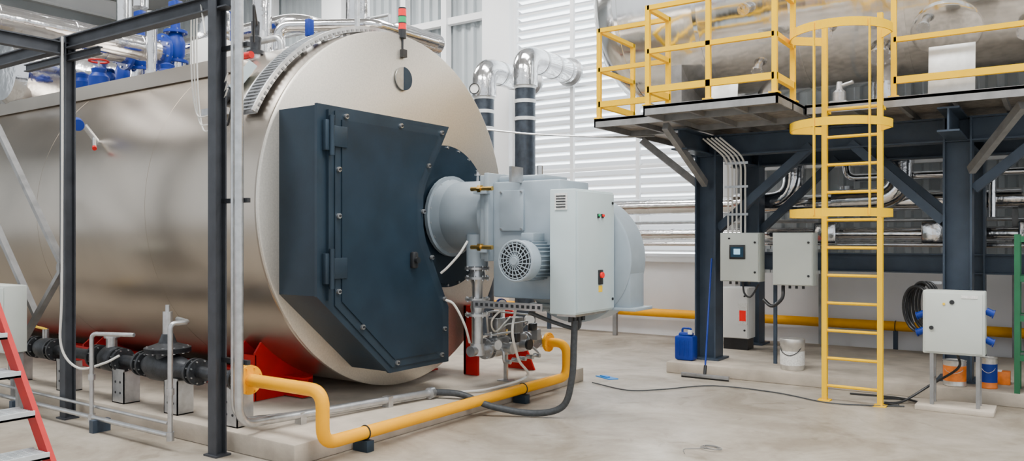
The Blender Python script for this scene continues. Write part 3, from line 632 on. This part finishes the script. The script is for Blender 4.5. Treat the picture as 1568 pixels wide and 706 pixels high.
# ---------------------------------------------------------------- small things
b=B('blue_jerrycan')
b.box(-4.12,-3.86,9.70,9.88,.142,.46,'blue',.035)
b.box(-4.08,-3.9,9.73,9.86,.44,.50,'blue',.03); b.tube([(-4.04,9.79,.47),(-4.04,9.79,.55),(-3.92,9.79,.55),(-3.92,9.79,.48)],.014,'blue',bend=.03); b.cyl((-3.92,9.75,.48),(-3.92,9.75,.53),.03,'white')
for x in(-4.05,-3.99,-3.93): b.box(x-.01,x+.01,9.692,9.702,.2,.4,'blue',.004)
b.done()
b=B('white_paint_bucket'); b.lathe((-2.65,9.80,.142),Z,[(0,.13),(.02,.135),(.30,.14),(.31,.145),(.36,.145),(.37,.14),(.37,.02)],'tin',32); b.tube([(-2.79,9.80,.48),(-2.75,9.68,.36),(-2.65,9.65,.31),(-2.55,9.68,.36),(-2.51,9.80,.48)],.005,'dkmetal',bend=.05,seg=6); b.lathe((-2.65,9.80,.2),Z,[(0,.139),(.17,.142)],'paper',32,close=False); b.done()
def can(name,x,y,r,h,k,kb='tin'):
    b=B(name); b.lathe((x,y,.142),Z,[(0,r),(.01,r+.004),(.02,r),(h*.25,r)],kb,28); b.lathe((x,y,.142+h*.2),Z,[(0,r+.001),(h*.6,r+.001)],k,28); b.lathe((x,y,.142+h*.78),Z,[(0,r),(h*.19,r),(h*.2,r+.005),(h*.22,r+.005),(h*.22,r-.01),(h*.2,r-.012),(h*.2,.01)],'tin',28)
    b.tube([(x-r,y,.142+h*.9),(x-r*.7,y-r*.8,.142+h*.6),(x,y-r*1.12,.142+h*.5),(x+r*.7,y-r*.8,.142+h*.6),(x+r,y,.142+h*.9)],.003,'tin',bend=.03,seg=6); b.done()
can('orange_paint_tin',-.93,9.70,.11,.27,'orng'); can('blue_paint_tin',-.62,9.74,.08,.32,'blue','orng')
b=B('cardboard_box'); b.box(-.58,-.44,10.02,10.16,.142,.28,'orng',.004); b.box(-.58,-.52,10.018,10.162,.28,.282,'paper'); b.done()
b=B('floor_squeegee')
b.box(-3.86,-3.26,9.30,9.34,.02,.06,'ltframe',.004); b.box(-3.86,-3.26,9.315,9.325,.0,.03,'blk'); b.cyl((-3.56,9.32,.05),(-3.70,9.93,1.45),.011,'blue',seg=12); b.cyl((-3.56,9.32,.05),(-3.57,9.37,.16),.02,'blk',seg=12); b.done()
b=B('floor_cable'); b.smooth([(-4.55,8.3,.012),(-4.0,8.1,.012),(-3.7,8.35,.012),(-3.3,8.9,.012),(-2.6,8.9,.012),(-2.0,8.65,.012),(-1.6,8.75,.012),(-1.3,8.9,.012)],.007,'gcable',res=6); b.smooth([(-1.9,9.3,.012),(-1.5,9.35,.012),(-1.3,9.2,.03),(-1.2,9.15,.02),(-1.35,9.3,.012),(-1.6,9.2,.012)],.010,'blk'); b.done()
b=B('blue_rag'); b.prism([(-4.75,8.75,.0),(-4.5,8.62,.0),(-4.42,8.72,.0),(-4.62,8.82,.0)],(0,0,.012),'ltblue'); b.prism([(-4.68,8.73,.012),(-4.55,8.67,.012),(-4.53,8.71,.012),(-4.62,8.78,.012)],(0,0,.015),'ltblue'); b.done()
b=B('wire_scrap')
for j in range(3): b.ring((-2.35+.02*j,6.25-.01*j,.01+.006*j),(.05*j,.08,1),.07,.003,'ltframe')
b.smooth([(-2.4,6.2,.008),(-2.5,6.1,.008),(-2.45,5.98,.008)],.003,'ltframe'); b.done()
b=B('green_storage_rack')
for x in(-.36,.5):
    for y in(9.56,9.9): b.beam((x,y,.14),(x,y,1.75),.05,.05,'grn')
for z in(.5,.9,1.3,1.7):
    for y in(9.56,9.9): b.beam((-.36,y,z),(.5,y,z),.04,.06,'grn')
    for x in(-.36,.5): b.beam((x,9.56,z),(x,9.9,z),.04,.05,'grn')
b.box(-.36,.5,9.58,9.88,.9,.92,'ltframe'); b.box(-.36,.5,9.58,9.88,.5,.52,'ltframe')
b.done()
b=B('overhead_cable'); b.smooth([(-7.2,7.7,3.1),(-6.5,8.0,3.15),(-5.6,8.6,3.05),(-4.7,9.1,3.0),(-4.3,9.5,3.03)],.012,'galv'); b.done()
# ---------------------------------------------------------------- lights
w=bpy.data.worlds.new('World'); sc.world=w; w.use_nodes=True; nt=w.node_tree
bg=nt.nodes['Background']; bg.inputs[0].default_value=(.90,.95,1,1); bg.inputs[1].default_value=1.4
def area(name,loc,sx,sy,p,rot=(0,0,0),c=(1,.985,.96)):
    l=bpy.data.lights.new(name,'AREA'); l.shape='RECTANGLE'; l.size=sx; l.size_y=sy; l.energy=p; l.color=c
    o=bpy.data.objects.new(name,l); o.location=loc; o.rotation_euler=rot; sc.collection.objects.link(o)
area('added_overhead_fill',(-9,3,8.0),5,2,750); area('added_overhead_fill',(-2,4,8.0),5,2,850); area('added_overhead_fill',(-6.5,9.8,8.0),4,1.5,550); area('added_overhead_fill',(2,8,8.0),4,1.5,450); area('added_overhead_fill',(-13,10.5,8.0),4,1.5,500)  # invisible-source fill: area lamps added overhead to brighten the hall, no known fittings
s=bpy.data.lights.new('sun','SUN'); s.energy=30; s.angle=.02; s.color=(1,.985,.96); so=bpy.data.objects.new('sun',s); so.location=(-6,30,30); so.rotation_euler=(math.radians(-38),0,math.radians(8)); sc.collection.objects.link(so)
# ---------------------------------------------------------------- camera
cam=bpy.data.cameras.new('Camera'); co=bpy.data.objects.new('Camera',cam); sc.collection.objects.link(co)
co.location=(0,0,1.7); co.rotation_euler=(math.radians(90),0,math.radians(34.47)); cam.sensor_width=36; cam.lens=28.08; cam.shift_y=.0085; cam.clip_end=200
sc.camera=co
